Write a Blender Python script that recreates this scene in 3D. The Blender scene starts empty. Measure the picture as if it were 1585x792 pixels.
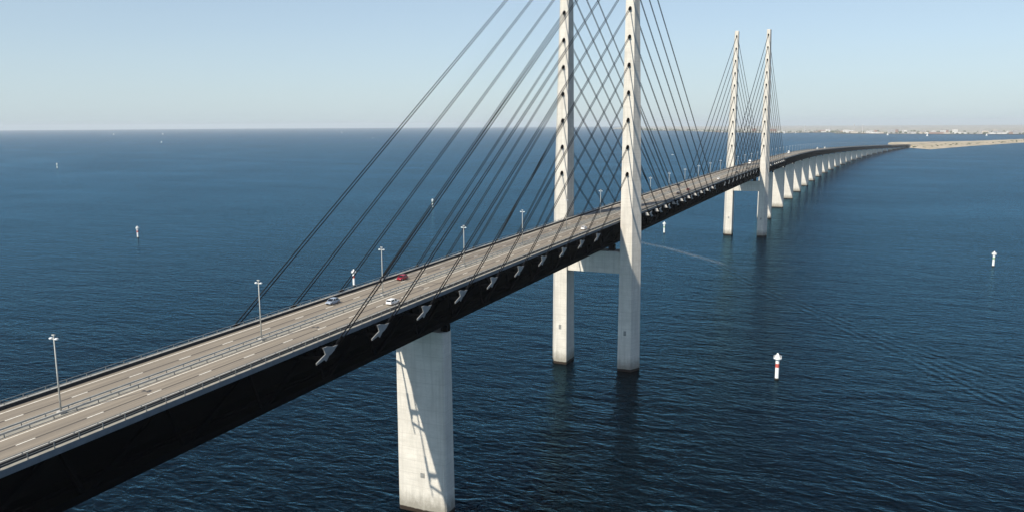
import bpy, bmesh, math, random
from mathutils import Vector, Matrix
random.seed(7)
S = bpy.context.scene
COL = S.collection
R = math.radians

# ------------------------------------------------------------------ camera
cd = bpy.data.cameras.new('camera')
cam = bpy.data.objects.new('camera', cd); COL.objects.link(cam)
fw = Vector((0.901481, 0.401971, -0.160471)); rt = Vector((0.406418, -0.91367, -0.005554)); up = rt.cross(fw)
m = Matrix((rt, up, -fw)).transposed().to_4x4()
m.translation = Vector((-355.66, -115.46, 113.07))
cam.matrix_world = m
cd.sensor_width = 36; cd.lens = 36 * 1246.83 / 1585
cd.clip_start = 1; cd.clip_end = 200000
S.camera = cam

# ------------------------------------------------------------------ light
SUN = Vector((1.087, -0.309, -1.0)).normalized()          # the way the sunlight travels
w = bpy.data.worlds.new('World'); S.world = w; w.use_nodes = True
nt = w.node_tree; nt.nodes.clear()
sky = nt.nodes.new('ShaderNodeTexSky'); sky.sky_type = 'NISHITA'; sky.sun_disc = False
sky.sun_elevation = math.asin(-SUN.z); sky.sun_rotation = math.atan2(-SUN.x, -SUN.y)
sky.altitude = 0; sky.air_density = 0.8; sky.dust_density = 0.7; sky.ozone_density = 2.0
bg = nt.nodes.new('ShaderNodeBackground'); bg.inputs['Strength'].default_value = 0.108
out = nt.nodes.new('ShaderNodeOutputWorld')
# a thin even veil of high haze whitens the clear sky, more of it toward the horizon all the way round
tc = nt.nodes.new('ShaderNodeTexCoord'); sp = nt.nodes.new('ShaderNodeSeparateXYZ'); mr = nt.nodes.new('ShaderNodeMapRange'); vm = nt.nodes.new('ShaderNodeMix'); vm.data_type = 'RGBA'
nt.links.new(tc.outputs['Generated'], sp.inputs[0]); nt.links.new(sp.outputs['Z'], mr.inputs[0])
for i_, v_ in zip((1, 2, 3, 4), (0.0, 0.42, 0.76, 0.0)): mr.inputs[i_].default_value = v_
sn = nt.nodes.new('ShaderNodeTexNoise'); sn.inputs['Scale'].default_value = 2.2; sn.inputs['Detail'].default_value = 5; sm = nt.nodes.new('ShaderNodeMapping'); sm.inputs['Scale'].default_value = (1, 1, 7)
nt.links.new(tc.outputs['Generated'], sm.inputs[0]); nt.links.new(sm.outputs[0], sn.inputs['Vector'])
sa_ = nt.nodes.new('ShaderNodeMath'); sa_.operation = 'MULTIPLY_ADD'; nt.links.new(sn.outputs['Fac'], sa_.inputs[0]); sa_.inputs[1].default_value = 0.22; sa_.use_clamp = True
so_ = nt.nodes.new('ShaderNodeMath'); so_.operation = 'SUBTRACT'; nt.links.new(mr.outputs[0], so_.inputs[0]); so_.inputs[1].default_value = 0.11; nt.links.new(so_.outputs[0], sa_.inputs[2])
nt.links.new(sa_.outputs[0], vm.inputs['Factor']); nt.links.new(sky.outputs[0], vm.inputs[6]); vm.inputs[7].default_value = (4.1, 5.05, 5.55, 1)
nt.links.new(vm.outputs[2], bg.inputs[0]); nt.links.new(bg.outputs[0], out.inputs[0])
sd = bpy.data.lights.new('sun', 'SUN'); sd.energy = 5.0; sd.angle = R(0.53); sd.color = (1.0, 0.93, 0.81)
sun = bpy.data.objects.new('sun', sd); COL.objects.link(sun)
sun.rotation_euler = SUN.to_track_quat('-Z', 'Y').to_euler(); sun.location = (-300, 100, 400)
S.view_settings.view_transform = 'Standard'; S.view_settings.look = 'None'
S.view_settings.gamma = 1; S.view_settings.exposure = 0.35; S.view_settings.use_curve_mapping = False
S.cycles.use_denoising = True
S.cycles.max_bounces = 6; S.cycles.volume_bounces = 0

# ------------------------------------------------------------------ node helpers
def mat(name, color, rough=0.7, metal=0.0, spec=None):
    m = bpy.data.materials.new(name); m.use_nodes = True
    b = m.node_tree.nodes['Principled BSDF']
    b.inputs['Base Color'].default_value = (*color, 1); b.inputs['Roughness'].default_value = rough
    b.inputs['Metallic'].default_value = metal
    if spec is not None: b.inputs['Specular IOR Level'].default_value = spec
    return m
class NB:
    def __init__(s, m): s.t = m.node_tree; s.b = s.t.nodes['Principled BSDF']
    def n(s, ty, **kw):
        n = s.t.nodes.new(ty)
        for k, v in kw.items(): setattr(n, k, v)
        return n
    def set(s, sock, v):
        if hasattr(v, 'is_output'): s.t.links.new(v, sock)
        elif v is not None: sock.default_value = v
    def math(s, op, a, b=None, c=None, clamp=False):
        n = s.n('ShaderNodeMath', operation=op, use_clamp=clamp)
        for i, v in enumerate((a, b, c)): s.set(n.inputs[i], v)
        return n.outputs[0]
    def vmath(s, op, a, b=None, scale=None):
        n = s.n('ShaderNodeVectorMath', operation=op); s.set(n.inputs[0], a); s.set(n.inputs[1], b)
        if scale is not None: s.set(n.inputs['Scale'], scale)
        return n.outputs[0]
    def pos(s): return s.n('ShaderNodeNewGeometry').outputs['Position']
    def mapped(s, vec, scale=(1, 1, 1), rot=(0, 0, 0), loc=(0, 0, 0)):
        n = s.n('ShaderNodeMapping'); s.set(n.inputs['Vector'], vec)
        n.inputs['Scale'].default_value = scale; n.inputs['Rotation'].default_value = rot; n.inputs['Location'].default_value = loc
        return n.outputs[0]
    def noise(s, vec, scale, detail=2, rough=0.5, dist=0.0):
        n = s.n('ShaderNodeTexNoise'); s.set(n.inputs['Vector'], vec); n.inputs['Scale'].default_value = scale
        n.inputs['Detail'].default_value = detail; n.inputs['Roughness'].default_value = rough; n.inputs['Distortion'].default_value = dist
        return n.outputs['Fac']
    def ramp(s, fac, a, b, c0=0.0, c1=1.0):
        n = s.n('ShaderNodeMapRange'); s.set(n.inputs[0], fac)
        for i, v in zip((1, 2, 3, 4), (a, b, c0, c1)): n.inputs[i].default_value = v
        return n.outputs[0]
    def mix(s, fac, a, b, blend='MIX'):
        n = s.n('ShaderNodeMix', data_type='RGBA', blend_type=blend); s.set(n.inputs['Factor'], fac)
        for k, v in ((6, a), (7, b)):
            if isinstance(v, tuple): v = (*v, 1)
            s.set(n.inputs[k], v)
        return n.outputs[2]
    def sep(s, v):
        n = s.n('ShaderNodeSeparateXYZ'); s.set(n.inputs[0], v); return n.outputs
    def comb(s, x, y, z):
        n = s.n('ShaderNodeCombineXYZ')
        for i, v in enumerate((x, y, z)): s.set(n.inputs[i], v)
        return n.outputs[0]

# ------------------------------------------------------------------ materials
def steel(name, col, rough=0.5, var=0.35, spec=0.35):
    m = mat(name, col, rough, spec=spec); k = NB(m)
    f = k.ramp(k.noise(k.pos(), 0.7, 4, 0.65), 0.35, 0.7)
    k.t.links.new(k.mix(f, col, tuple(v * (1 - var) for v in col)), k.b.inputs['Base Color']); return m
def concrete(name, base, dark, band=1.3, lift=4.0):
    m = mat(name, base, 0.85, spec=0.25); k = NB(m); P = k.pos(); x, y, z = k.sep(P)
    big = k.ramp(k.noise(P, 0.16, 6, 0.7), 0.36, 0.66)
    streak = k.ramp(k.noise(k.mapped(P, (0.9, 0.9, 0.05)), 1.0, 3, 0.6), 0.45, 0.75)
    fine = k.ramp(k.noise(P, 1.6, 5, 0.65), 0.3, 0.7)
    c = k.mix(big, base, tuple(v * 0.8 for v in base))
    c = k.mix(k.math('MULTIPLY', streak, 0.5), c, dark)
    c = k.mix(k.math('MULTIPLY', fine, 0.22), c, tuple(v * 0.72 for v in base))
    # every casting lift came out of the form a little lighter or darker than the last, with a thin joint between
    li = k.math('DIVIDE', z, lift); fr = k.math('FRACT', li)
    wn = k.n('ShaderNodeTexWhiteNoise', noise_dimensions='1D'); k.set(wn.inputs['W'], k.math('FLOOR', li))
    c = k.mix(k.math('MULTIPLY', wn.outputs['Value'], 0.28), c, tuple(v * 0.78 for v in base))
    joint = k.math('LESS_THAN', fr, 0.05)
    c = k.mix(k.math('MULTIPLY', joint, 0.22), c, dark)
    brd = k.noise(k.mapped(P, (0.12, 0.12, 2.6)), 1.0, 3, 0.7)
    c = k.mix(k.math('MULTIPLY', k.ramp(brd, 0.45, 0.7), 0.4), c, tuple(v * 0.62 for v in base))
    # growth and stains above the waterline
    zz = k.math('SUBTRACT', z, k.math('MULTIPLY', k.noise(k.mapped(P, (1, 1, 0.6)), 0.55, 5, 0.7), 7.0))
    c = k.mix(k.ramp(zz, 3.2, -1.5, 0, 0.8), c, (0.19, 0.175, 0.14))
    zb = k.math('SUBTRACT', z, k.math('MULTIPLY', k.noise(P, 0.5, 3), 0.7))
    c = k.mix(k.ramp(zb, band - 0.35, band - 0.6), c, (0.026, 0.018, 0.012))
    k.t.links.new(c, k.b.inputs['Base Color'])
    bp = k.n('ShaderNodeBump'); bp.inputs['Strength'].default_value = 0.25; bp.inputs['Distance'].default_value = 0.05
    k.t.links.new(fine, bp.inputs['Height']); k.t.links.new(bp.outputs[0], k.b.inputs['Normal'])
    return m
M = {}
M['concrete'] = concrete('concrete', (0.66, 0.625, 0.555), (0.29, 0.27, 0.23))
M['edge'] = mat('edge_concrete', (0.46, 0.45, 0.41), 0.85, spec=0.25)
k = NB(M['edge']); k.t.links.new(k.mix(k.noise(k.mapped(k.pos(), (0.25, 1, 1)), 0.8, 4, 0.65), (0.52, 0.51, 0.47), (0.34, 0.33, 0.31)), k.b.inputs['Base Color'])
M['median'] = steel('median_concrete', (0.33, 0.315, 0.27), 0.9, 0.3, 0.2)
M['fascia'] = steel('shaded_fascia', (0.155, 0.175, 0.195), 0.7, 0.25)  # blue grey of the shaded deck edge is put into the colour
M['pale'] = steel('sunlit_parapet_tone', (0.66, 0.64, 0.58), 0.85, 0.2)  # brightness of the sunlit parapet top, put into the colour
# asphalt: tyre tracks and patches drawn out along the carriageway
M['asphalt'] = mat('asphalt', (0.17, 0.15, 0.125), 0.9, spec=0.2); k = NB(M['asphalt']); P = k.pos()
tr = k.noise(k.mapped(P, (0.012, 1.3, 0)), 1.0, 3, 0.6); pa = k.noise(k.mapped(P, (0.05, 0.35, 0)), 1.0, 4, 0.6); fi = k.noise(P, 2.2, 4, 0.7)
c = k.mix(k.ramp(tr, 0.35, 0.65), (0.285, 0.246, 0.193), (0.205, 0.177, 0.141))
yy_ = k.sep(P)[1]
wv = k.math('SINE', k.math('ADD', k.math('MULTIPLY', k.math('ABSOLUTE', yy_), 2 * math.pi / 1.75), -2.6))      # wheel tracks, two to a lane
c = k.mix(k.math('MULTIPLY', k.ramp(wv, 0.1, 0.9), k.ramp(k.noise(k.mapped(P, (0.006, 0.3, 0)), 1.0, 3, 0.6), 0.35, 0.6, 0.05, 0.42)), c, (0.135, 0.117, 0.095))
c = k.mix(k.math('MULTIPLY', k.ramp(pa, 0.45, 0.75), 0.5), c, (0.15, 0.133, 0.112))
c = k.mix(k.math('MULTIPLY', k.ramp(fi, 0.3, 0.7), 0.25), c, (0.29, 0.255, 0.207))
k.t.links.new(c, k.b.inputs['Base Color'])
M['seam'] = mat('asphalt_seam', (0.105, 0.093, 0.08), 0.9, spec=0.2)
M['paint'] = mat('road_paint', (0.72, 0.69, 0.60), 0.7, spec=0.3); k = NB(M['paint'])
k.t.links.new(k.mix(k.ramp(k.noise(k.pos(), 1.5, 4, 0.7), 0.4, 0.75), (0.76, 0.73, 0.64), (0.5, 0.46, 0.38)), k.b.inputs['Base Color'])
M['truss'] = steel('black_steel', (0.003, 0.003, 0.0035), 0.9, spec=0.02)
M['cable'] = steel('cable_sheath', (0.004, 0.005, 0.007), 0.6, spec=0.15)
M['outrig'] = steel('outrigger_paint', (0.29, 0.29, 0.28), 0.6, 0.25)
M['parapet_shade'] = steel('shaded_parapet_tone', (0.035, 0.038, 0.042), 0.7, 0.3, 0.15)  # shade on the parapet faces is put into this dark colour
M['cap'] = steel('sunlit_bracket_tone', (0.45, 0.445, 0.43), 0.6, 0.2)  # pale copy for brackets that look sunlit, brightness put into the colour
M['galv'] = steel('galvanised_steel', (0.42, 0.42, 0.39), 0.45, 0.25)
M['rail'] = steel('rail_steel', (0.24, 0.24, 0.225), 0.45, 0.3)
M['dark'] = mat('dark_rubber', (0.012, 0.012, 0.012), 0.7)
M['lamphead'] = mat('lamp_head', (0.68, 0.70, 0.70), 0.35)
M['white'] = steel('white_paint', (0.80, 0.80, 0.78), 0.5, 0.12)
M['red'] = steel('red_paint', (0.50, 0.10, 0.075), 0.5, 0.2)
M['green'] = steel('green_paint', (0.30, 0.46, 0.30), 0.5, 0.2)
M['algae'] = mat('algae', (0.02, 0.018, 0.012), 0.8)
M['glass'] = mat('car_glass', (0.012, 0.016, 0.02), 0.08)
M['headlight'] = mat('headlight', (0.75, 0.77, 0.78), 0.15)
M['tail'] = mat('taillight', (0.35, 0.02, 0.02), 0.2)
M['rim'] = mat('rim', (0.45, 0.45, 0.46), 0.3, 0.8)
def paint(name, col): return mat(name, col, 0.25, spec=0.6)
M['car_silver'] = paint('silver_blue_paint', (0.30, 0.35, 0.42)); M['car_white'] = paint('white_car_paint', (0.80, 0.80, 0.78))
M['car_red'] = paint('red_car_paint', (0.33, 0.01, 0.02)); M['car_black'] = paint('black_car_paint', (0.015, 0.015, 0.018))
M['car_maroon'] = paint('maroon_car_paint', (0.16, 0.03, 0.025)); M['car_grey'] = paint('grey_car_paint', (0.07, 0.075, 0.08))
# sand and low scrub of the island
M['sand'] = mat('sand', (0.42, 0.36, 0.25), 0.95, spec=0.1); k = NB(M['sand']); P = k.pos()
c = k.mix(k.ramp(k.noise(k.mapped(P, (0.6, 1, 1)), 0.012, 5, 0.6), 0.42, 0.6), (0.44, 0.37, 0.27), (0.31, 0.27, 0.18))
c = k.mix(k.ramp(k.noise(P, 0.05, 4, 0.7), 0.5, 0.75), c, (0.50, 0.43, 0.33)); k.t.links.new(c, k.b.inputs['Base Color'])
M['land'] = mat('coast_ground', (0.20, 0.21, 0.13), 0.95, spec=0.1); k = NB(M['land']); P = k.pos()
k.t.links.new(k.mix(k.ramp(k.noise(P, 0.004, 5, 0.6), 0.4, 0.6), (0.42, 0.39, 0.34), (0.25, 0.25, 0.20)), k.b.inputs['Base Color'])
M['wood'] = mat('far_foliage', (0.06, 0.075, 0.035), 0.9, spec=0.1); k = NB(M['wood'])
k.t.links.new(k.mix(k.noise(k.pos(), 0.05, 3), (0.045, 0.06, 0.028), (0.09, 0.10, 0.05)), k.b.inputs['Base Color'])
M['b_white'] = steel('white_render', (0.74, 0.73, 0.70), 0.8, 0.15); M['b_grey'] = steel('grey_render', (0.42, 0.42, 0.42), 0.8, 0.2)
M['b_brick'] = steel('brick_render', (0.36, 0.22, 0.16), 0.85, 0.2); M['b_sand'] = steel('sand_render', (0.62, 0.54, 0.44), 0.8, 0.2)
M['roof'] = steel('roof_felt', (0.20, 0.19, 0.19), 0.85, 0.2)
M['pane'] = mat('window_band', (0.05, 0.06, 0.07), 0.15)

# ------------------------------------------------------------------ water
def water():
    m = mat('sea_water', (0.0003, 0.002, 0.0035), 1.0, spec=0.0); k = NB(m)
    P = k.pos()
    gust = k.ramp(k.noise(k.mapped(P, (1, 0.45, 1), (0, 0, -0.42)), 0.006, 5, 0.65), 0.3, 0.7, 0.55, 1.35)
    def rn(v, rot, sx, sy, scale, detail, rough, dist):
        return k.noise(k.mapped(v, (sx, sy, 1), (0, 0, rot)), scale, detail, rough, dist)
    def height(v):
        # wind runs nearly along the view; crests lie across it, bent and broken
        a = k.math('MULTIPLY', rn(v, -0.30, 1.0, 0.5, 0.24, 3, 0.6, 0.6), 1.1)
        b = k.math('MULTIPLY', rn(v, -0.62, 1.0, 0.55, 0.55, 3, 0.6, 0.45), 0.36)
        d = k.math('MULTIPLY', rn(v, -0.12, 1.0, 0.55, 1.4, 3, 0.62, 0.2), 0.08)
        sw = k.math('MULTIPLY', rn(v, -0.55, 1.0, 0.4, 0.055, 3, 0.6, 0.5), 1.7)
        h = k.math('ADD', sw, k.math('ADD', k.math('ADD', a, b), d))
        brk = k.ramp(k.noise(v, 0.035, 3, 0.6), 0.3, 0.58, 0.25, 1.0)
        # long ship's waves trailing across the channel
        x, y, z = k.sep(v)
        for (x0, y0, x1, y1, lam, wd, amp, s0, s1) in WAKES:
            L = math.hypot(x1 - x0, y1 - y0); ux, uy = (x1 - x0) / L, (y1 - y0) / L
            dx = k.math('SUBTRACT', x, x0); dy = k.math('SUBTRACT', y, y0)
            dd = k.math('ADD', k.math('MULTIPLY', dx, -uy), k.math('MULTIPLY', dy, ux))
            ss = k.math('ADD', k.math('MULTIPLY', dx, ux), k.math('MULTIPLY', dy, uy))
            env = k.math('POWER', 2.718, k.math('MULTIPLY', k.math('POWER', k.math('DIVIDE', dd, wd), 2), -1))
            lim = k.math('MULTIPLY', k.ramp(ss, s0 - 25, s0 + 10), k.ramp(ss, s1 + 30, s1 - 20))
            wv = k.math('MULTIPLY', k.math('SINE', k.math('MULTIPLY', dd, 2 * math.pi / lam)), amp)
            h = k.math('ADD', h, k.math('MULTIPLY', brk, k.math('MULTIPLY', k.math('MULTIPLY', wv, env), lim)))
        return h
    e = 0.12
    h0 = height(P); hx = height(k.vmath('ADD', P, (e, 0, 0))); hy = height(k.vmath('ADD', P, (0, e, 0)))
    gx = k.math('MULTIPLY', k.math('MULTIPLY', k.math('SUBTRACT', h0, hx), gust), 1 / e)
    gy = k.math('MULTIPLY', k.math('MULTIPLY', k.math('SUBTRACT', h0, hy), gust), 1 / e)
    N = k.vmath('NORMALIZE', k.comb(gx, gy, 1.0))
    # dark body of the water under a reflecting surface whose unresolved ripples act as roughness
    gl = k.n('ShaderNodeBsdfGlossy'); gl.inputs['Roughness'].default_value = 0.18; gl.inputs['Color'].default_value = (0.22, 0.485, 0.67, 1)
    fr = k.n('ShaderNodeFresnel'); fr.inputs['IOR'].default_value = 1.21
    mx = k.n('ShaderNodeMixShader'); o = [n for n in k.t.nodes if n.type == 'OUTPUT_MATERIAL'][0]
    for sk in (gl.inputs['Normal'], fr.inputs['Normal']): k.t.links.new(N, sk)
    k.t.links.new(fr.outputs[0], mx.inputs[0]); k.t.links.new(k.b.outputs[0], mx.inputs[1]); k.t.links.new(gl.outputs[0], mx.inputs[2])
    k.t.links.new(mx.outputs[0], o.inputs['Surface'])
    return m
WAKES = [(300, -5, 2, -176, 5.5, 9.0, 0.2, -40, 420), (235, -28, 39, -181, 6.3, 9.0, 0.17, 20, 420)]
M['sea'] = water()
M['foam'] = mat('wake_foam', (0.55, 0.6, 0.62), 0.6); k = NB(M['foam'])
M['foam'].node_tree.nodes['Principled BSDF'].inputs['Alpha'].default_value = 1
fa = k.noise(k.mapped(k.pos(), (1, 1, 1)), 0.5, 5, 0.75)
uvx = k.n('ShaderNodeAttribute', attribute_name='fade').outputs['Fac']
k.t.links.new(k.math('MULTIPLY', k.ramp(fa, 0.42, 0.75, 0, 0.42), uvx), k.b.inputs['Alpha'])

# ------------------------------------------------------------------ mesh helpers
def tag(o, label=None, cat=None, group=None, kind=None):
    if label: o['label'] = label
    if cat: o['category'] = cat
    if group: o['group'] = group
    if kind: o['kind'] = kind
    return o
class MB:
    def __init__(s): s.v = []; s.f = []
    def add(s, v, f):
        o = len(s.v); s.v += [tuple(p) for p in v]; s.f += [tuple(i + o for i in q) for q in f]; return s
    def box(s, x0, x1, y0, y1, z0, z1):
        return s.add([(x0, y0, z0), (x1, y0, z0), (x1, y1, z0), (x0, y1, z0), (x0, y0, z1), (x1, y0, z1), (x1, y1, z1), (x0, y1, z1)],
                     [(3, 2, 1, 0), (4, 5, 6, 7), (0, 1, 5, 4), (1, 2, 6, 5), (2, 3, 7, 6), (3, 0, 4, 7)])
    def bar(s, A, B, w, h):
        A = Vector(A); B = Vector(B); d = (B - A).normalized()
        sd_ = d.cross(Vector((0, 0, 1)));
        if sd_.length < 1e-4: sd_ = Vector((0, 1, 0))
        sd_.normalize(); u_ = sd_.cross(d)
        q = [(-w, -h), (w, -h), (w, h), (-w, h)]
        v = [A + sd_ * a / 2 + u_ * b / 2 for a, b in q] + [B + sd_ * a / 2 + u_ * b / 2 for a, b in q]
        return s.add(v, [(3, 2, 1, 0), (4, 5, 6, 7), (0, 1, 5, 4), (1, 2, 6, 5), (2, 3, 7, 6), (3, 0, 4, 7)])
    def cyl(s, A, B, r0, r1=None, n=8, cap=True):
        r1 = r0 if r1 is None else r1; A = Vector(A); B = Vector(B); d = (B - A).normalized()
        a_ = d.orthogonal().normalized(); b_ = d.cross(a_)
        v = []
        for C, r in ((A, r0), (B, r1)):
            for i in range(n):
                t = 2 * math.pi * i / n; v.append(C + a_ * r * math.cos(t) + b_ * r * math.sin(t))
        f = [(i, (i + 1) % n, n + (i + 1) % n, n + i) for i in range(n)]
        if cap: f += [tuple(range(n - 1, -1, -1)), tuple(range(n, 2 * n))]
        return s.add(v, f)
    def loft(s, rings, cap=True):
        n = len(rings[0]); v = [p for r in rings for p in r]; f = []
        for j in range(len(rings) - 1):
            for i in range(n):
                f.append((j * n + i, j * n + (i + 1) % n, (j + 1) * n + (i + 1) % n, (j + 1) * n + i))
        if cap: f += [tuple(range(n - 1, -1, -1)), tuple(range((len(rings) - 1) * n, len(rings) * n))]
        return s.add(v, f)
    def prism(s, pts, y0, y1):                       # outline in x-z, thickness in y
        n = len(pts); v = [(x, y0, z) for x, z in pts] + [(x, y1, z) for x, z in pts]
        return s.add(v, [tuple(range(n)), tuple(range(2 * n - 1, n - 1, -1))] + [(i, n + i, n + (i + 1) % n, (i + 1) % n) for i in range(n)])
    def ball(s, c, rx, ry, rz, nu=8, nv=5):
        rings = []
        for j in range(nv + 1):
            t = -math.pi / 2 + math.pi * j / nv; q = max(math.cos(t), 0.02)
            rings.append([(c[0] + rx * q * math.cos(2 * math.pi * i / nu), c[1] + ry * q * math.sin(2 * math.pi * i / nu), c[2] + rz * math.sin(t)) for i in range(nu)])
        return s.loft(rings)
    def mesh(s, name):
        me = bpy.data.meshes.new(name); me.from_pydata(s.v, [], s.f)
        bm = bmesh.new(); bm.from_mesh(me); bmesh.ops.recalc_face_normals(bm, faces=bm.faces); bm.to_mesh(me); bm.free()
        return me
    def build(s, name, m, parent=None, smooth=False):
        me = s.mesh(name); me.materials.append(M[m] if isinstance(m, str) else m)
        if smooth: me.shade_smooth()
        o = bpy.data.objects.new(name, me); COL.objects.link(o); o.parent = parent
        return o
def inst(src, parent=None, name=None):
    o = bpy.data.objects.new(name or src.name.split('.')[0], src.data); COL.objects.link(o); o.parent = parent; return o
def empty(name, loc=(0, 0, 0), rz=0):
    o = bpy.data.objects.new(name, None); COL.objects.link(o); o.location = loc; o.rotation_euler = (0, 0, rz); o.empty_display_size = 1; return o
def copy_tree(o, parent=None):
    c = o.copy(); COL.objects.link(c); c.parent = parent
    for ch in list(o.children): copy_tree(ch, c)
    return c

# ------------------------------------------------------------------ bridge line
def zr(x):
    if x <= 1432: return 70.362 - 0.817e-5 * (x - 245) ** 2
    return 70.362 - 0.817e-5 * 1187 ** 2 - 0.0194 * (x - 1432)
def yc(x): return -max(0.0, x - 934) ** 2 / 31800.0
def yp(x): return -max(0.0, x - 934) / 15900.0
def at(x, off, dz=0.0):
    t = yp(x); q = math.sqrt(1 + t * t)
    return Vector((x - off * t / q, yc(x) + off / q, zr(x) + dz))
X0, X1 = -441.0, 3791.0
def xs_range(a, b, st=20.0):
    n = max(1, int(round((b - a) / st))); return [a + (b - a) * i / n for i in range(n + 1)]
def sweep(name, prof, m, parent, a=X0, b=X1, st=20.0, kind=None):
    mb = MB(); mb.loft([[at(x, o, d) for o, d in prof] for x in xs_range(a, b, st)])
    o = mb.build(name, m, parent)
    if kind: o['kind'] = kind
    return o
def rect(y0, y1, z0, z1): return [(y0, z0), (y1, z0), (y1, z1), (y0, z1)]

# ------------------------------------------------------------------ sea, island, coast
CX, CY = -355.0, -115.0
def disc(name, rad, z, m):
    rings = [0, 300, 800, 2000, 5000, 12000, 24000, rad]; n = 96; v = [(CX, CY, z)]; f = []
    for r in rings[1:]: v += [(CX + r * math.cos(2 * math.pi * i / n), CY + r * math.sin(2 * math.pi * i / n), z) for i in range(n)]
    f += [(0, 1 + i, 1 + (i + 1) % n) for i in range(n)]
    for j in range(len(rings) - 2):
        for i in range(n): f.append((1 + j * n + i, 1 + (j + 1) * n + i, 1 + (j + 1) * n + (i + 1) % n, 1 + j * n + (i + 1) % n))
    return MB().add(v, f).build(name, m)
tag(disc('sea', 38000, 0, 'sea'), kind='structure')

def plateau(name, shore, h, inset, m, jag=0.0):
    # a low land body: the shore at the waterline, a beach rising to a rim and an uneven top
    pts = []
    for i in range(len(shore)):
        a = Vector(shore[i]); b = Vector(shore[(i + 1) % len(shore)]); n = max(1, int((b - a).length / 60))
        for j in range(n):
            q = a.lerp(b, j / n); nn = Vector((-(b - a).y, (b - a).x)).normalized()
            pts.append(q + nn * random.uniform(-jag, jag))
    cen = sum(pts, Vector((0, 0))) / len(pts)
    def inner(d):
        o = []
        for i, q in enumerate(pts):
            t = (pts[(i + 1) % len(pts)] - pts[i - 1]).normalized(); nn = Vector((-t.y, t.x))
            o.append(q + nn * d)
        return o
    r0 = [(p.x, p.y, -0.6) for p in pts]
    r1 = [(p.x, p.y, h * 0.45) for p in inner(inset * 0.4)]
    r2 = [(p.x, p.y, h * random.uniform(0.8, 1.15)) for p in inner(inset)]
    mb = MB(); mb.loft([r0, r1, r2], cap=False); n = len(pts)
    top = MB(); mb.f.append(tuple(range(2 * n, 3 * n)))
    me = bpy.data.meshes.new(name); me.from_pydata(mb.v, [], mb.f)
    bm = bmesh.new(); bm.from_mesh(me); bmesh.ops.triangulate(bm, faces=[q for q in bm.faces if len(q.verts) > 4]); bmesh.ops.recalc_face_normals(bm, faces=bm.faces); bm.to_mesh(me); bm.free()
    me.materials.append(M[m]); o = bpy.data.objects.new(name, me); COL.objects.link(o); return o
isl = [(3508, -336), (3580, -362), (4070, -531), (4887, -872), (6000, -1330), (7600, -1990), (7600, -1700), (5855, -1010), (5100, -626), (4797, -341), (4690, -193), (4250, -180), (3850, -222), (3740, -262), (3650, -292), (3570, -318)]
tag(plateau('island', isl[::1], 4.5, 22, 'sand', 5), 'low sandy artificial island where the bridge comes ashore', None, kind='structure')
cst = [(8050, -1500), (8230, -1348), (8400, -900), (8583, -387), (8800, -50), (8926, 218), (9983, 328), (9379, 886), (9500, 1000), (10123, 1624), (11500, 2150), (12529, 2626), (13286, 3393), (16865, 5106), (24000, 7200), (35000, 9500), (36800, 2000), (36300, -6000), (9500, -4000)]
tag(plateau('coast', cst[::-1], 4.0, -40, 'land', 12), kind='structure')

# far trees along the shore: one belt, far past telling trees apart
belt = MB()
def crown(x, y, z, r):
    belt.ball((x, y, z), r * random.uniform(0.8, 1.4), r * random.uniform(0.9, 1.8), r * random.uniform(0.6, 1.0), 6, 4)
line = [Vector(p) for p in cst[:14]]
for i in range(len(line) - 1):
    a, b = line[i], line[i + 1]; n = int((b - a).length / 26)
    for j in range(n):
        for dpt in (random.uniform(60, 250), random.uniform(250, 900), random.uniform(900, 2600)):
            if random.random() < 0.5:
                q = a.lerp(b, (j + random.random()) / max(n, 1)); r = random.uniform(6, 11)
                crown(q.x + dpt, q.y + random.uniform(-40, 40), 4 + r * 0.5, r)
tag(belt.build('far_woodland', 'wood'), 'dark hazy belt of trees along the distant shore', 'woodland', kind='stuff')
scrub = MB()
for _ in range(90):
    t = random.random(); x = 3650 + t * 2600; y = -300 - (x - 3650) * 0.385 + random.uniform(-60, 60) + (40 if x < 4600 else 0); r = random.uniform(1.2, 3.2)
    scrub.ball((x, y, 4.6 + r * 0.3), r * random.uniform(1, 3), r * random.uniform(1, 3), r * 0.7, 6, 4)
tag(scrub.build('island_scrub', 'wood'), 'low dark scrub scattered over the sandy island', 'scrub', kind='stuff')

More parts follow.
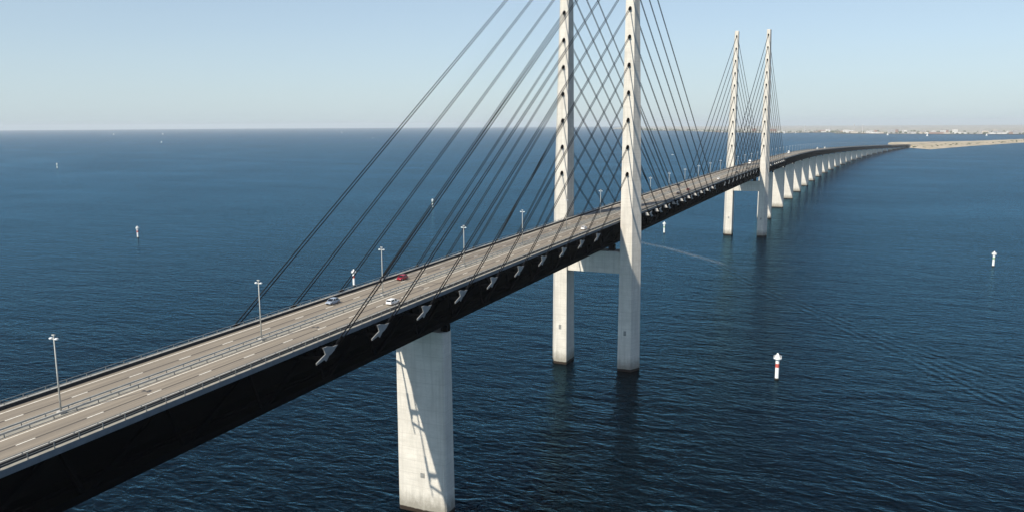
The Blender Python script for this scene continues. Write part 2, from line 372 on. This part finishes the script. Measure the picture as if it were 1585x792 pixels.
# distant town: each building is an object
def building(kind, x, y, sx, sy, h):
    ms = {'white': 'b_white', 'grey': 'b_grey', 'brick': 'b_brick', 'sand': 'b_sand'}[kind]
    r = empty('building', (x, y, 3.5), random.uniform(-0.25, 0.25))
    MB().box(-sx / 2, sx / 2, -sy / 2, sy / 2, 0, h).build('wall', ms, r)
    if kind == 'brick':
        MB().add([(-sx / 2 - .4, -sy / 2 - .4, h), (sx / 2 + .4, -sy / 2 - .4, h), (sx / 2 + .4, sy / 2 + .4, h), (-sx / 2 - .4, sy / 2 + .4, h), (0, -sy / 2, h + 5), (0, sy / 2, h + 5)],
                 [(0, 1, 4), (2, 3, 5), (0, 4, 5, 3), (1, 2, 5, 4), (3, 2, 1, 0)]).build('roof', 'roof', r)
    else:
        MB().box(-sx / 2 - .5, sx / 2 + .5, -sy / 2 - .5, sy / 2 + .5, h + .003, h + 1.0).build('roof', 'roof', r)
    wb = MB()
    for z in range(3, int(h) - 2, 4): wb.box(-sx / 2 - .12, -sx / 2 + .1, -sy / 2 + 1.5, sy / 2 - 1.5, z, z + 1.5)
    if wb.v: tag(wb.build('window_band', 'pane', r), kind='stuff')
    lab = {'white': 'white flat roofed waterfront building on the hazy far shore', 'grey': 'grey flat roofed block on the hazy far shore',
           'brick': 'red brown gabled building on the hazy far shore', 'sand': 'sand coloured flat roofed building on the hazy far shore'}[kind]
    tag(r, lab, 'building', {'white': 'white buildings on the far shore', 'grey': 'grey blocks on the far shore', 'brick': 'brick buildings on the far shore', 'sand': 'sand coloured buildings on the far shore'}[kind])
def coast_x(y):
    pts = [(8050, -1500), (8230, -1348), (8400, -900), (8583, -387), (8800, -50), (9400, 218), (9983, 328), (9900, 886), (10123, 1624), (12529, 2626), (13286, 3393), (16865, 5106)]
    for (xa, ya), (xb, yb) in zip(pts, pts[1:]):
        if ya <= y <= yb: return xa + (xb - xa) * (y - ya) / (yb - ya)
    return 8600
for i in range(78):
    y = random.uniform(-1380, 420) if i < 62 else random.uniform(420, 2300)
    d = random.choice((30, 60, 110, 260, 600)); big = random.random() < 0.25
    kd = random.choices(('white', 'grey', 'sand', 'brick'), (7, 3, 3, 2))[0]
    building(kd, coast_x(y) + 60 + d, y, random.uniform(14, 30), random.uniform(60, 130) if big else random.uniform(22, 60), random.uniform(9, 16) + (d > 200) * random.uniform(4, 26))
def chimney(x, y, h, lab):
    r = empty('chimney', (x, y, 3.5)); MB().cyl((0, 0, 0), (0, 0, h), 5.5, 3.6, 12).build('shaft', 'b_grey', r)
    MB().cyl((0, 0, h + .003), (0, 0, h + 4), 4.4, 4.4, 12).build('rim', 'b_white', r); tag(r, lab, 'chimney')
chimney(9900, 640, 82, 'pale tall chimney rising beside the white waterfront buildings'); chimney(9500, 95, 92, 'tallest grey chimney standing behind the far white waterfront')
chimney(9380, 5, 84, 'slim grey chimney next to the tallest one in the far haze')

# ------------------------------------------------------------------ the bridge
BR = empty('cable_stayed_bridge')
tag(BR, 'long cable-stayed bridge with pale concrete pylons and black truss under the road', 'bridge')
# road deck and carriageways
deck = sweep('deck_slab', [(-11.9, -0.95), (-9.4, -1.25), (9.4, -1.25), (11.9, -0.95), (11.9, 0.0), (-11.9, 0.0)], 'fascia', BR)
for s, nm in ((1, 'north'), (-1, 'south')):
    a, b = (1.35, 10.45) if s < 0 else (-10.45, -1.35)
    sweep('carriageway', rect(a, b, 0.004, 0.05), 'asphalt', deck)
sweep('median_strip', rect(-1.346, 1.346, 0.004, 0.05), 'median', deck)
for y in (-9.05, -1.98, 1.98, 9.05): sweep('edge_line', rect(y - 0.14, y + 0.14, 0.0535, 0.058), 'paint', deck)
for y in (-5.5, 5.4): sweep('lane_seam', rect(y - 0.24, y + 0.24, 0.0535, 0.056), 'seam', deck)
for y, ph in ((-5.5, 0.0), (5.4, 5.8)):
    mb = MB(); x = -441 + ph
    x = -284.4 - 11.6 * 13 if y < 0 else -278.6 - 11.6 * 13
    while x < 3780:
        mb.loft([[at(q, o, d) for o, d in rect(y - 0.14, y + 0.14, 0.0575, 0.062)] for q in (x, x + 3.0)]); x += 11.6
    tag(mb.build('lane_dash', 'paint', deck), kind='stuff')
# expansion joints across the road
for x in (-301, -160, 0, 490, 650, 791):
    mb = MB(); mb.loft([[at(q, o, d) for o, d in rect(-10.4, 10.4, 0.0635, 0.066)] for q in (x - 0.2, x + 0.2)]); mb.build('expansion_joint', 'seam', deck)
# parapets, hand rails and median barriers
for s in (-1, 1):
    par = sweep('parapet', [(10.455, 0.004), (11.1, 0.004), (11.05, 0.66), (10.5, 0.66)] if s > 0 else [(-10.455, 0.004), (-10.78, 0.004), (-10.72, 0.5), (-10.52, 0.5)], 'parapet_shade', BR)
    if s > 0: sweep('sunlit_parapet_top', rect(10.48, 11.08, 0.663, 0.76), 'pale', par)  # pale strip painted as the sunlit top, south side only
    sweep('walkway', rect(min(s * 11.12, s * 11.88), max(s * 11.12, s * 11.88), 0.004, 0.06), 'median', deck)
    sweep('parapet_rail', rect(s * 10.72 - 0.07, s * 10.72 + 0.07, 0.86, 0.98), 'rail', par)
    mb = MB()
    for i in range(1058):
        x = X0 + 2 + 4 * i; A = at(x, s * 10.72, 0.6); mb.box(A.x - .06, A.x + .06, A.y - .06, A.y + .06, A.z, A.z + 0.27)
    tag(mb.build('parapet_post', 'rail', par), kind='stuff')
    hr = sweep('hand_rail', rect(s * 11.78 - 0.05, s * 11.78 + 0.05, 1.10, 1.19), 'rail', BR)
    sweep('middle_rail', rect(s * 11.78 - 0.035, s * 11.78 + 0.035, 0.62, 0.68), 'rail', hr)
    mb = MB()
    for i in range(1058):
        x = X0 + 2 + 4 * i; A = at(x, s * 11.78, 0.0); mb.box(A.x - .07, A.x + .07, A.y - .05, A.y + .05, A.z, A.z + 1.12)
    tag(mb.build('rail_post', 'rail', hr), kind='stuff')
    md = sweep('median_barrier', rect(s * 0.95 - 0.09, s * 0.95 + 0.09, 0.48, 0.78), 'galv', BR)
    mb = MB()
    for i in range(1058):
        x = X0 + 2 + 4 * i; A = at(x, s * 0.95, 0.05); mb.box(A.x - .06, A.x + .06, A.y - .05, A.y + .05, A.z, A.z + 0.5)
    tag(mb.build('barrier_post', 'rail', md), kind='stuff')
# truss girder: chords, lower railway deck, diagonals in line with the cables
for s in (-1, 1):
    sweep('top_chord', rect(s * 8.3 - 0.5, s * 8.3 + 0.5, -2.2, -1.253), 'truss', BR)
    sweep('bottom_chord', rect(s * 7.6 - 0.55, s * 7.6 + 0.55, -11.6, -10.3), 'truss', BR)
low = sweep('railway_deck', rect(-7.045, 7.045, -11.3, -10.6), 'truss', BR)  # lower deck and its rails near black, girder shade put into the colour
sweep('added_view_blocker', rect(-0.2, 0.2, -10.597, -3.4), 'truss', low)  # added wall, blocks the view through so the girder's inside stays dark
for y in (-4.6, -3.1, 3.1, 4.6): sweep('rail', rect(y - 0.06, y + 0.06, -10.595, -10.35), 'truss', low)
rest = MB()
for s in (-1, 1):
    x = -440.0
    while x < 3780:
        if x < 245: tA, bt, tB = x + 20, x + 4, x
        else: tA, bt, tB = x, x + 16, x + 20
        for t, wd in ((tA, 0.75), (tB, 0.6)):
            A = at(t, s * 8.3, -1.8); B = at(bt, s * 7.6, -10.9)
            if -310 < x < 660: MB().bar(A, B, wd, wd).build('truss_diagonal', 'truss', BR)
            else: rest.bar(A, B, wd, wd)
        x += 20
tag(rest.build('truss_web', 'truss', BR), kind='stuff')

# pylons
def lerp_tab(tab, z):
    for (za, *a), (zb, *b) in zip(tab, tab[1:]):
        if z <= zb: t = (z - za) / (zb - za); return [p + (q - p) * t for p, q in zip(a, b)]
    return list(tab[-1][1:])
#       z     half length, inner, front corner, ridge, centre
LEG = [(-3, 5.55, 3.42, 2.92, 5.7, 16.0), (60, 4.95, 3.0, 2.55, 5.45, 15.85), (72, 4.8, 2.9, 2.5, 5.35, 15.8), (139, 3.75, 2.42, 2.1, 3.9, 15.5), (203.5, 2.55, 1.7, 1.5, 2.3, 15.2)]
leg_objs = {}
for px in (0, 490):
    for s in (-1, 1):
        rings = []
        for z in (-3, 2, 30, 60, 72, 90, 115, 139, 170, 203.2, 203.5):
            l, i_, o_, r_, c_ = lerp_tab(LEG, z)
            if z == 203.5: l, i_, o_, r_ = l - .2, i_ - .2, o_ - .2, r_ - .2
            rings.append([(px - l, s * (c_ - i_), z), (px - l, s * (c_ + o_), z), (px, s * (c_ + r_), z), (px + l, s * (c_ + o_), z), (px + l, s * (c_ - i_), z)])
        o = MB().loft(rings).build('pylon_leg', 'concrete', BR); leg_objs[(px, s)] = o
    cb = MB(); cb.loft([[(px - 4.1, y, 45.6), (px + 4.1, y, 45.6), (px + 4.1, y, 55.6), (px - 4.1, y, 55.6)] for y in (-13.3, 13.3)]); cb = cb.build('crossbeam', 'concrete', BR)
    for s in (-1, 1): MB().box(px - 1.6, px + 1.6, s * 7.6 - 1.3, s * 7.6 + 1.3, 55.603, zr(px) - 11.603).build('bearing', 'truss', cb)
# inspection doors in the legs
for (px, s), o in leg_objs.items():
    l = lerp_tab(LEG, 18)[0]; MB().box(px - l - .06, px - l + 0.3, s * 15.9 - .6, s * 15.9 + .6, 17, 19.2).build('hatch', 'rail', o)
# stay cables in pairs, their sockets and outriggers
arm = [(x_ * 0.98, (z_ + 1.9) * 1.05 - 1.9) for x_, z_ in [(0.0, -1.0), (-0.8, -1.5), (-2.4, -2.25), (-3.35, -2.5), (-4.4, -3.4), (-5.0, -2.9), (-7.6, -3.4), (-7.75, -3.0), (-4.6, -1.96), (-4.95, -1.1), (-5.4, -0.5), (-4.0, -0.5), (-1.9, -1.0)]]
for px in (0, 490):
    for sx in (-1, 1):
        for s in (-1, 1):
            for kk in range(10):
                zt = 198.7 - 11.94 * kk; l, i_, o_, r_, c_ = lerp_tab(LEG, zt)
                xa = px + sx * (220 - 20 * kk)
                A = Vector((px + sx * (l - 0.25), s * (c_ - 0.15), zt)); B = Vector((xa, s * 14.4, zr(xa) - 1.0))
                d = (B - A).normalized(); n = d.cross(Vector((0, 1, 0))).normalized()
                for q in (-0.43, 0.43):
                    MB().cyl(A + n * q, B + n * q, 0.13, n=8).build('stay_cable', 'cable', BR, True)
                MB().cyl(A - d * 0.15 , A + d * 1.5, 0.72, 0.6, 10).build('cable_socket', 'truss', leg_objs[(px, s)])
                g = MB()
                pts = [(xa - sx * x, zr(xa) + z) for x, z in arm]
                g.prism(pts, s * 14.75, s * 14.55)
                og = g.build('outrigger', 'outrig', BR)
                g = MB(); zz = zr(xa)
                h0, h1 = sorted((xa + sx * 2.2, xa + sx * 1.9))
                g.box(h0, h1, min(s * 12.0, s * 14.5), max(s * 12.0, s * 14.5), zz - 2.5, zz - 1.0)
                g.build('outrigger_bracket', 'truss' if sx < 0 else 'cap', og); g = MB()  # sunlit and dark sides of the brackets are painted, not lit
                g.bar((xa + sx * 4.8, s * 14.4, zz - 2.6), (xa + sx * 9.0, s * 8.9, zz - 2.0), 0.5, 0.5)
                g.bar((xa + sx * 2.6, s * 14.4, zz - 1.6), (xa + sx * 2.6, s * 11.8, zz - 1.15), 0.9, 0.5)
                g.build('outrigger_strut', 'truss', og)
                MB().cyl(B - d * 2.2 , B + d * 1.6, 0.38, 0.38, 10).build('deck_socket', 'truss', og)

# piers
pxs = [-301, -160, 650, 791] + [791 + 140 * i for i in range(1, 19)] + [3311 + 120 * i for i in range(1, 4)]
for x in pxs:
    zt = zr(x) - 13.6; c = at(x, 0); rz = math.atan(yp(x)); ca, sa = math.cos(rz), math.sin(rz)
    def ring(z, hx, hy, ch=0.5):
        q = [(-hx, -hy + ch), (-hx + ch, -hy), (hx - ch, -hy), (hx, -hy + ch), (hx, hy - ch), (hx - ch, hy), (-hx + ch, hy), (-hx, hy - ch)]
        return [(c.x + a * ca - b * sa, c.y + a * sa + b * ca, z) for a, b in q]
    p = MB(); p.loft([ring(-3, 2.95, 8.1), ring(zt * 0.5, 2.7, 8.0), ring(zt - 2.2, 2.5, 8.0), ring(zt - 0.6, 2.5, 8.0), ring(zt, 2.5, 8.0)]); po = p.build('pier', 'concrete', BR)
    for s in (-1, 1):
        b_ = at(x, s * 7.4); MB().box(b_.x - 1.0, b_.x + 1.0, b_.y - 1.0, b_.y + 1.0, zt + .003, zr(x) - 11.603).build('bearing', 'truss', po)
    if x == -160: MB().box(x - 2.98, x - 2.7, -1.0, 0.3, 11.2, 12.6).build('hatch', 'rail', po)
# abutment on the island
c = at(3791, 0); MB().loft([[at(x, o, 0) + Vector((0, 0, d - (zr(x) if d < -5 else 0))) if False else Vector((at(x, o).x, at(x, o).y, z)) for o, z in ((-13, 0.5), (13, 0.5), (12.2, zr(3791) - 0.1), (-12.2, zr(3791) - 0.1))] for x in (3789.5, 3812)]).build('abutment', 'concrete', BR)

# road running on over the island on its embankment
emb = MB(); rd = MB(); ex = xs_range(3812, 4830, 60)
for src, prof in ((emb, None), (rd, 1)):
    rings = []
    for x in ex:
        z = max(zr(3791) - 0.012 * (x - 3791), 6.0)
        yy = lambda o: (at(x, o).x, at(x, o).y)
        pr = ((-30, 3.5), (-12, z), (12, z), (30, 3.5)) if prof is None else ((-11, z + .02), (11, z + .02), (11, z + .12), (-11, z + .12))
        rings.append([(*yy(o), q) for o, q in pr])
    src.loft(rings)
tag(emb.build('road_embankment', 'sand'), 'sandy embankment carrying the road across the island', None, kind='structure'); tag(rd.build('road', 'asphalt'), kind='structure')

# ------------------------------------------------------------------ street lamps along the median
def make_lamp():
    r = empty('street_lamp')
    MB().cyl((0, 0, 0.25), (0, 0, 12.5), 0.15, 0.08, 10).build('pole', 'galv', r, True)
    MB().box(-.45, .45, -.45, .45, 0, 0.5).build('footing', 'edge', r)
    MB().bar((0, -.75, 12.2), (0, .75, 12.2), .1, .1).build('cross_arm', 'galv', r)
    for s in (-1, 1): MB().ball((0, s * .62, 12.28), .36, .30, .19, 10, 6).build('lamp_head', 'lamphead', r, True)
    MB().box(-.12, .12, -.3, .3, 12.75, 12.95).cyl((0, 0, 12.5), (0, 0, 12.76), .05, n=6).build('top_bracket', 'galv', r)
    tag(r, 'tall grey twin headed lamp post standing in the bridge median', 'lamp post', 'lamp posts along the bridge median')
    return r
lamp = make_lamp(); i = 0; x = -319.5
while x < 3780:
    o = lamp if i == 0 else copy_tree(lamp)
    o.location = at(x, 0, 0.05); o.rotation_euler = (0, 0, math.atan(yp(x))); x += 46.45; i += 1

# ------------------------------------------------------------------ vehicles
def wheel(r, x, y, rad=0.32):
    t = MB().cyl((x, y - .11, rad), (x, y + .11, rad), rad, n=16).build('tyre', 'dark', r, False); t.name = 'wheel'
    s = 1 if y > 0 else -1
    MB().cyl((x, y + s * .112, rad), (x, y + s * .125, rad), rad * .62, n=12).build('rim', 'rim', t)
def make_car(paintm, estate=False):
    r = empty('car')
    # body stations: x, half width, floor, belt
    st = [(-2.15, .70, .42, .80), (-2.05, .80, .30, .93), (-1.5, .86, .22, .97), (-.6, .88, .20, .96), (.5, .88, .20, .94), (1.2, .86, .22, .86), (1.9, .78, .28, .74), (2.12, .64, .40, .62)]
    rings = [[(x, -w, (a + b) / 2), (x, -w * .93, b - .07), (x, -w * .8, b), (x, w * .8, b), (x, w * .93, b - .07), (x, w, (a + b) / 2), (x, w * .95, a), (x, -w * .95, a)] for x, w, a, b in st]
    MB().loft(rings).build('body', paintm, r, False)
    rear = -2.0 if estate else -1.75
    def cab(z, x0, x1, w): return [(x0, -w, z), (x1, -w, z), (x1, w, z), (x0, w, z)]
    MB().loft([cab(.90, rear, 1.05, .79), cab(1.36, rear + (.12 if estate else .5), .28, .66)]).build('window', 'glass', r)
    rx = rear + (.12 if estate else .5)
    rf = MB(); rf.loft([cab(1.363, rx - .03, .31, .67), cab(1.43, rx + .15, .12, .58)]); rf = rf.build('roof', paintm, r)
    for s in (-1, 1):
        for a, b in (((1.04, .78), (.28, .655)), ((rear, .78), (rx, .655)), ((-.35, .80), (-.42, .672))):
            rf2 = MB().bar((a[0], s * a[1], .9), (b[0], s * b[1], 1.37), .07, .07).build('pillar', paintm, r)
        MB().ball((2.02, s * .52, .60), .09, .16, .08, 8, 4).build('headlight', 'headlight', r)
        MB().box(-2.13, -2.05, s * .58 - .14, s * .58 + .14, .66, .84).build('taillight', 'tail', r)
        MB().box(.55, .72, s * .95 - .07, s * .95 + .07, .90, 1.03).build('mirror', paintm, r)
        for x in (-1.33, 1.30): wheel(r, x, s * .76)
    MB().box(2.1, 2.135, -.4, .4, .42, .54).build('grille', 'dark', r)
    return r
def make_truck(boxm):
    r = empty('truck')
    MB().loft([[(2.4, -1.2, .5), (4.4, -1.2, .5), (4.4, 1.2, .5), (2.4, 1.2, .5)], [(2.4, -1.2, 1.7), (4.45, -1.2, 1.7), (4.45, 1.2, 1.7), (2.4, 1.2, 1.7)], [(2.4, -1.1, 3.0), (4.1, -1.1, 3.0), (4.1, 1.1, 3.0), (2.4, 1.1, 3.0)]]).build('cab', 'car_white', r)
    MB().loft([[(4.46, -1.05, 1.75), (4.48, -1.05, 1.75), (4.48, 1.05, 1.75), (4.46, 1.05, 1.75)], [(4.16, -.98, 2.85), (4.18, -.98, 2.85), (4.18, .98, 2.85), (4.16, .98, 2.85)]]).build('windscreen', 'glass', r)
    MB().box(-5.2, 2.2, -1.25, 1.25, 1.0, 3.8).build('cargo_box', boxm, r)
    MB().box(-5.1, 4.2, -.5, .5, .6, .98).build('chassis', 'dark', r)
    for s in (-1, 1):
        for x in (-4.2, -3.0, 3.3): wheel(r, x, s * 1.05, .5)
        MB().box(4.42, 4.5, s * .9 - .15, s * .9 + .15, .75, .95).build('headlight', 'headlight', r)
    return r
def place(o, x, off, label, cat='car'):
    o.location = at(x, off, 0.062); hd = math.atan(yp(x)) + (0 if off < 0 else math.pi)
    sl = (zr(x + 1) - zr(x - 1)) / 2; o.rotation_euler = (0, -math.atan(sl) * (1 if off < 0 else -1), hd)
    tag(o, label, cat, 'traffic on the bridge')
place(make_car('car_silver'), -192.6, 6.9, 'silver blue hatchback car coming on in the outer lane')
place(make_car('car_white', True), -187.0, -7.4, 'white estate car driving away between the near cables')
place(make_car('car_red'), -159.4, 6.9, 'bright red car on the carriageway above the near pier')
place(make_car('car_white'), -38.5, -7.1, 'white hatchback car about to pass between the near pylon legs')
place(make_car('car_grey'), 205.5, 7.3, 'dark grey car coming on in mid span')
place(make_car('car_black', True), 139.5, -7.3, 'black estate car heading for the far pylon')
place(make_car('car_maroon'), 169.5, -7.1, 'maroon car following the road toward mid span')
place(make_car('car_white', True), 281.5, -7.1, 'white estate car just past the longest cables in mid span')
place(make_car('car_black'), 372.5, -7.3, 'black saloon car approaching the far pylon')
place(make_car('car_grey', True), 441.0, -7.1, 'dark grey estate car just short of the far pylon')
place(make_truck('white'), 560, 7.1, 'white box truck just beyond the far pylon', 'truck')
place(make_truck('white'), 1000, 7.1, 'white box truck on the curve beyond the last cables', 'truck')
place(make_truck('b_sand'), 1530, 7.1, 'sand coloured box truck far down the approach viaduct', 'truck')
place(make_truck('b_grey'), 1690, 7.1, 'grey box truck trailing far along the approach viaduct', 'truck')

# ------------------------------------------------------------------ navigation beacons
def make_beacon(band, label):
    r = empty('navigation_beacon')
    MB().cyl((0, 0, -2), (0, 0, 0.7), 0.95, n=16).build('base', 'algae', r)
    MB().cyl((0, 0, 0.703), (0, 0, 5.6), .82, .82, 16).build('lower_shaft', 'white', r, False)
    MB().cyl((0, 0, 5.603), (0, 0, 7.4), .83, .83, 16).build('band', band, r, False)
    MB().cyl((0, 0, 7.403), (0, 0, 11.0), .82, .82, 16).build('upper_shaft', 'white', r, False)
    MB().cyl((0, 0, 9.6), (0, 0, 9.85), 1.75, 1.75, 16).build('platform', 'white', r)
    t = MB()
    for i in range(10):
        a = 2 * math.pi * i / 10; t.cyl((1.65 * math.cos(a), 1.65 * math.sin(a), 9.85), (1.65 * math.cos(a), 1.65 * math.sin(a), 10.9), .05, n=5)
    for z in (10.4, 10.9):
        for i in range(10):
            a, b = 2 * math.pi * i / 10, 2 * math.pi * (i + 1) / 10
            t.cyl((1.65 * math.cos(a), 1.65 * math.sin(a), z), (1.65 * math.cos(b), 1.65 * math.sin(b), z), .05, n=5)
    t.build('railing', 'white', r)
    MB().cyl((0, 0, 11.003), (0, 0, 11.7), .55, .5, 12).cyl((0, 0, 11.703), (0, 0, 12.2), .6, .1, 12).build('lantern', 'white', r)
    for s in (-1, 1): MB().box(-.5, .5, s * 1.2 - .45, s * 1.2 + .45, 9.853, 10.75).build('equipment_box', 'white', r)
    tag(r, label, 'beacon', 'navigation beacons around the bridge'); return r
for x, y, b, lab in ((10, -82, 'red', 'red banded white beacon standing alone off the side of the near pylon'), (376, -208, 'green', 'green banded white beacon in open water far from the bridge shadow'),
                     (475, 80, 'green', 'green banded white beacon just clear of the deck edge between the pylons'), (116, 219, 'red', 'red banded white beacon just beyond the deck rail above the silver car'),
                     (623, 442, 'green', 'green banded white beacon out at sea beyond the cables'), (241, 574, 'red', 'red banded white beacon alone in open sea away from the bridge'),
                     (1186, 1955, 'green', 'most distant white beacon, far out toward the sailing boats')):
    o = make_beacon(b, lab); o.location = (x, y, 0); o.rotation_euler = (0, 0, -1.12 + random.uniform(-.3, .3))
    if x == 1186: o.scale = (1.25, 1.25, 1.25)

# ------------------------------------------------------------------ sailing boats
def make_boat(s, label, motor=False):
    r = empty('motor_boat' if motor else 'sailing_boat')
    rings = []
    for x, w, d in ((-5, 1.2, .9), (-3, 1.6, 1.0), (0, 1.8, 1.1), (3, 1.3, 1.25), (5.6, .08, 1.6)):
        rings.append([(x, -w, d), (x, -w * .6, -.3), (x, w * .6, -.3), (x, w, d)])
    MB().loft(rings).build('hull', 'white', r)
    if motor:
        MB().loft([[(-3, -1.2, 1.1), (2, -1.0, 1.1), (2, 1.0, 1.1), (-3, 1.2, 1.1)], [(-2.6, -1.0, 3), (.8, -.8, 3), (.8, .8, 3), (-2.6, 1.0, 3)]]).build('cabin', 'white', r)
        MB().box(-2, .9, -1.08, 1.08, 2.0, 2.6).build('window', 'glass', r)
    else:
        MB().cyl((.6, 0, .8), (.6, 0, 15), .12, .07, 6).build('mast', 'galv', r)
        MB().box(-2, 1.5, -.8, .8, .95, 1.6).build('cabin', 'white', r)
        MB().add([(.45, .05, 2), (-4.6, .7, 2.1), (.45, .05, 14.5), (.45, -.02, 2), (-4.6, .63, 2.1), (.45, -.02, 14.5)], [(0, 1, 2), (5, 4, 3), (0, 3, 4, 1), (1, 4, 5, 2), (2, 5, 3, 0)]).build('mainsail', 'white', r)
        MB().add([(.8, .05, 2), (5.3, .3, 1.9), (.75, .05, 13), (.8, -.02, 2), (5.3, .23, 1.9), (.75, -.02, 13)], [(0, 1, 2), (5, 4, 3), (0, 3, 4, 1), (1, 4, 5, 2), (2, 5, 3, 0)]).build('jib', 'white', r)
    r.scale = (s, s, s); tag(r, label, 'boat', 'boats far out on the strait'); return r
for x, y, s, lab, mo in ((8079, 9952, 1.7, 'white sailing boat alone near the hazy horizon off the open sea side', 0), (8420, 9358, 1.7, 'white sailing boat on the horizon, farther of two in line', 0),
                      (3963, 4565, .8, 'small white sailing boat on open sea, nearer of two in line', 0), (10309, 7571, 1.5, 'white sailing boat on the horizon beyond the longest near cables', 0),
                      (9072, 792, 2.0, 'large white sailing boat off the far shore beside the far pylon', 0), (9683 - 400, 694, 1.3, 'white sailing boat close in under the far shore', 0),
                      (7806, -226, 1.5, 'white sailing boat between the viaduct end and the far town', 0), (7233, -517, 1.6, 'white sailing boat beyond the tip of the sandy island', 0),
                      (7428, -967, 1.5, 'white sailing boat beyond the sandy strip of the island', 0), (2617, 560, .8, 'small white motor boat seen through the main span cables', 1), (5893, 4050, 1.0, 'small white motor boat on open sea behind the near cables', 1)):
    o = make_boat(s, lab, mo); o.location = (x, y, 0.0); o.rotation_euler = (0, 0, random.choice((1.9, -1.2, 2.3, -1.0)))

# ------------------------------------------------------------------ foam left by a boat that passed under the bridge
pl = [Vector(p) for p in ((470, 150), (430, 110), (398, 82), (377, 55), (346, 26), (314, -3), (292, -18), (262, -40))]
v = []; f = []; fd = []
for i, p in enumerate(pl):
    t = (pl[min(i + 1, len(pl) - 1)] - pl[max(i - 1, 0)]).normalized(); n = Vector((-t.y, t.x))
    for q, a in ((-5.0, 0), (-1.2, 1), (1.2, 1), (5.0, 0)):
        v.append((p.x + n.x * q, p.y + n.y * q, 0.01)); fd.append(a * min(1, (len(pl) - 1 - i) / 3.0, i + 0.01))
for i in range(len(pl) - 1):
    for j in range(3): f.append((i * 4 + j, i * 4 + j + 1, i * 4 + j + 5, i * 4 + j + 4))
wk = MB().add(v, f).build('wake', 'foam'); at_ = wk.data.attributes.new('fade', 'FLOAT', 'POINT')
for i, a in enumerate(fd): at_.data[i].value = a
tag(wk, 'thin pale foam trail on the water beyond the near pylon', 'wake', kind='stuff')

# ------------------------------------------------------------------ haze
hz = MB().box(CX - 39500, CX + 39500, CY - 39500, CY + 39500, -4.5, 222)
hm = bpy.data.materials.new('haze'); hm.use_nodes = True; hn = hm.node_tree; hn.nodes.clear()
ho = hn.nodes.new('ShaderNodeOutputMaterial'); pv = hn.nodes.new('ShaderNodeVolumePrincipled')
pv.inputs['Color'].default_value = (0.86, 0.94, 1.0, 1); pv.inputs['Density'].default_value = 3.4e-5; pv.inputs['Anisotropy'].default_value = 0.0
hn.links.new(pv.outputs[0], ho.inputs['Volume'])
tag(hz.build('haze', hm), kind='stuff')
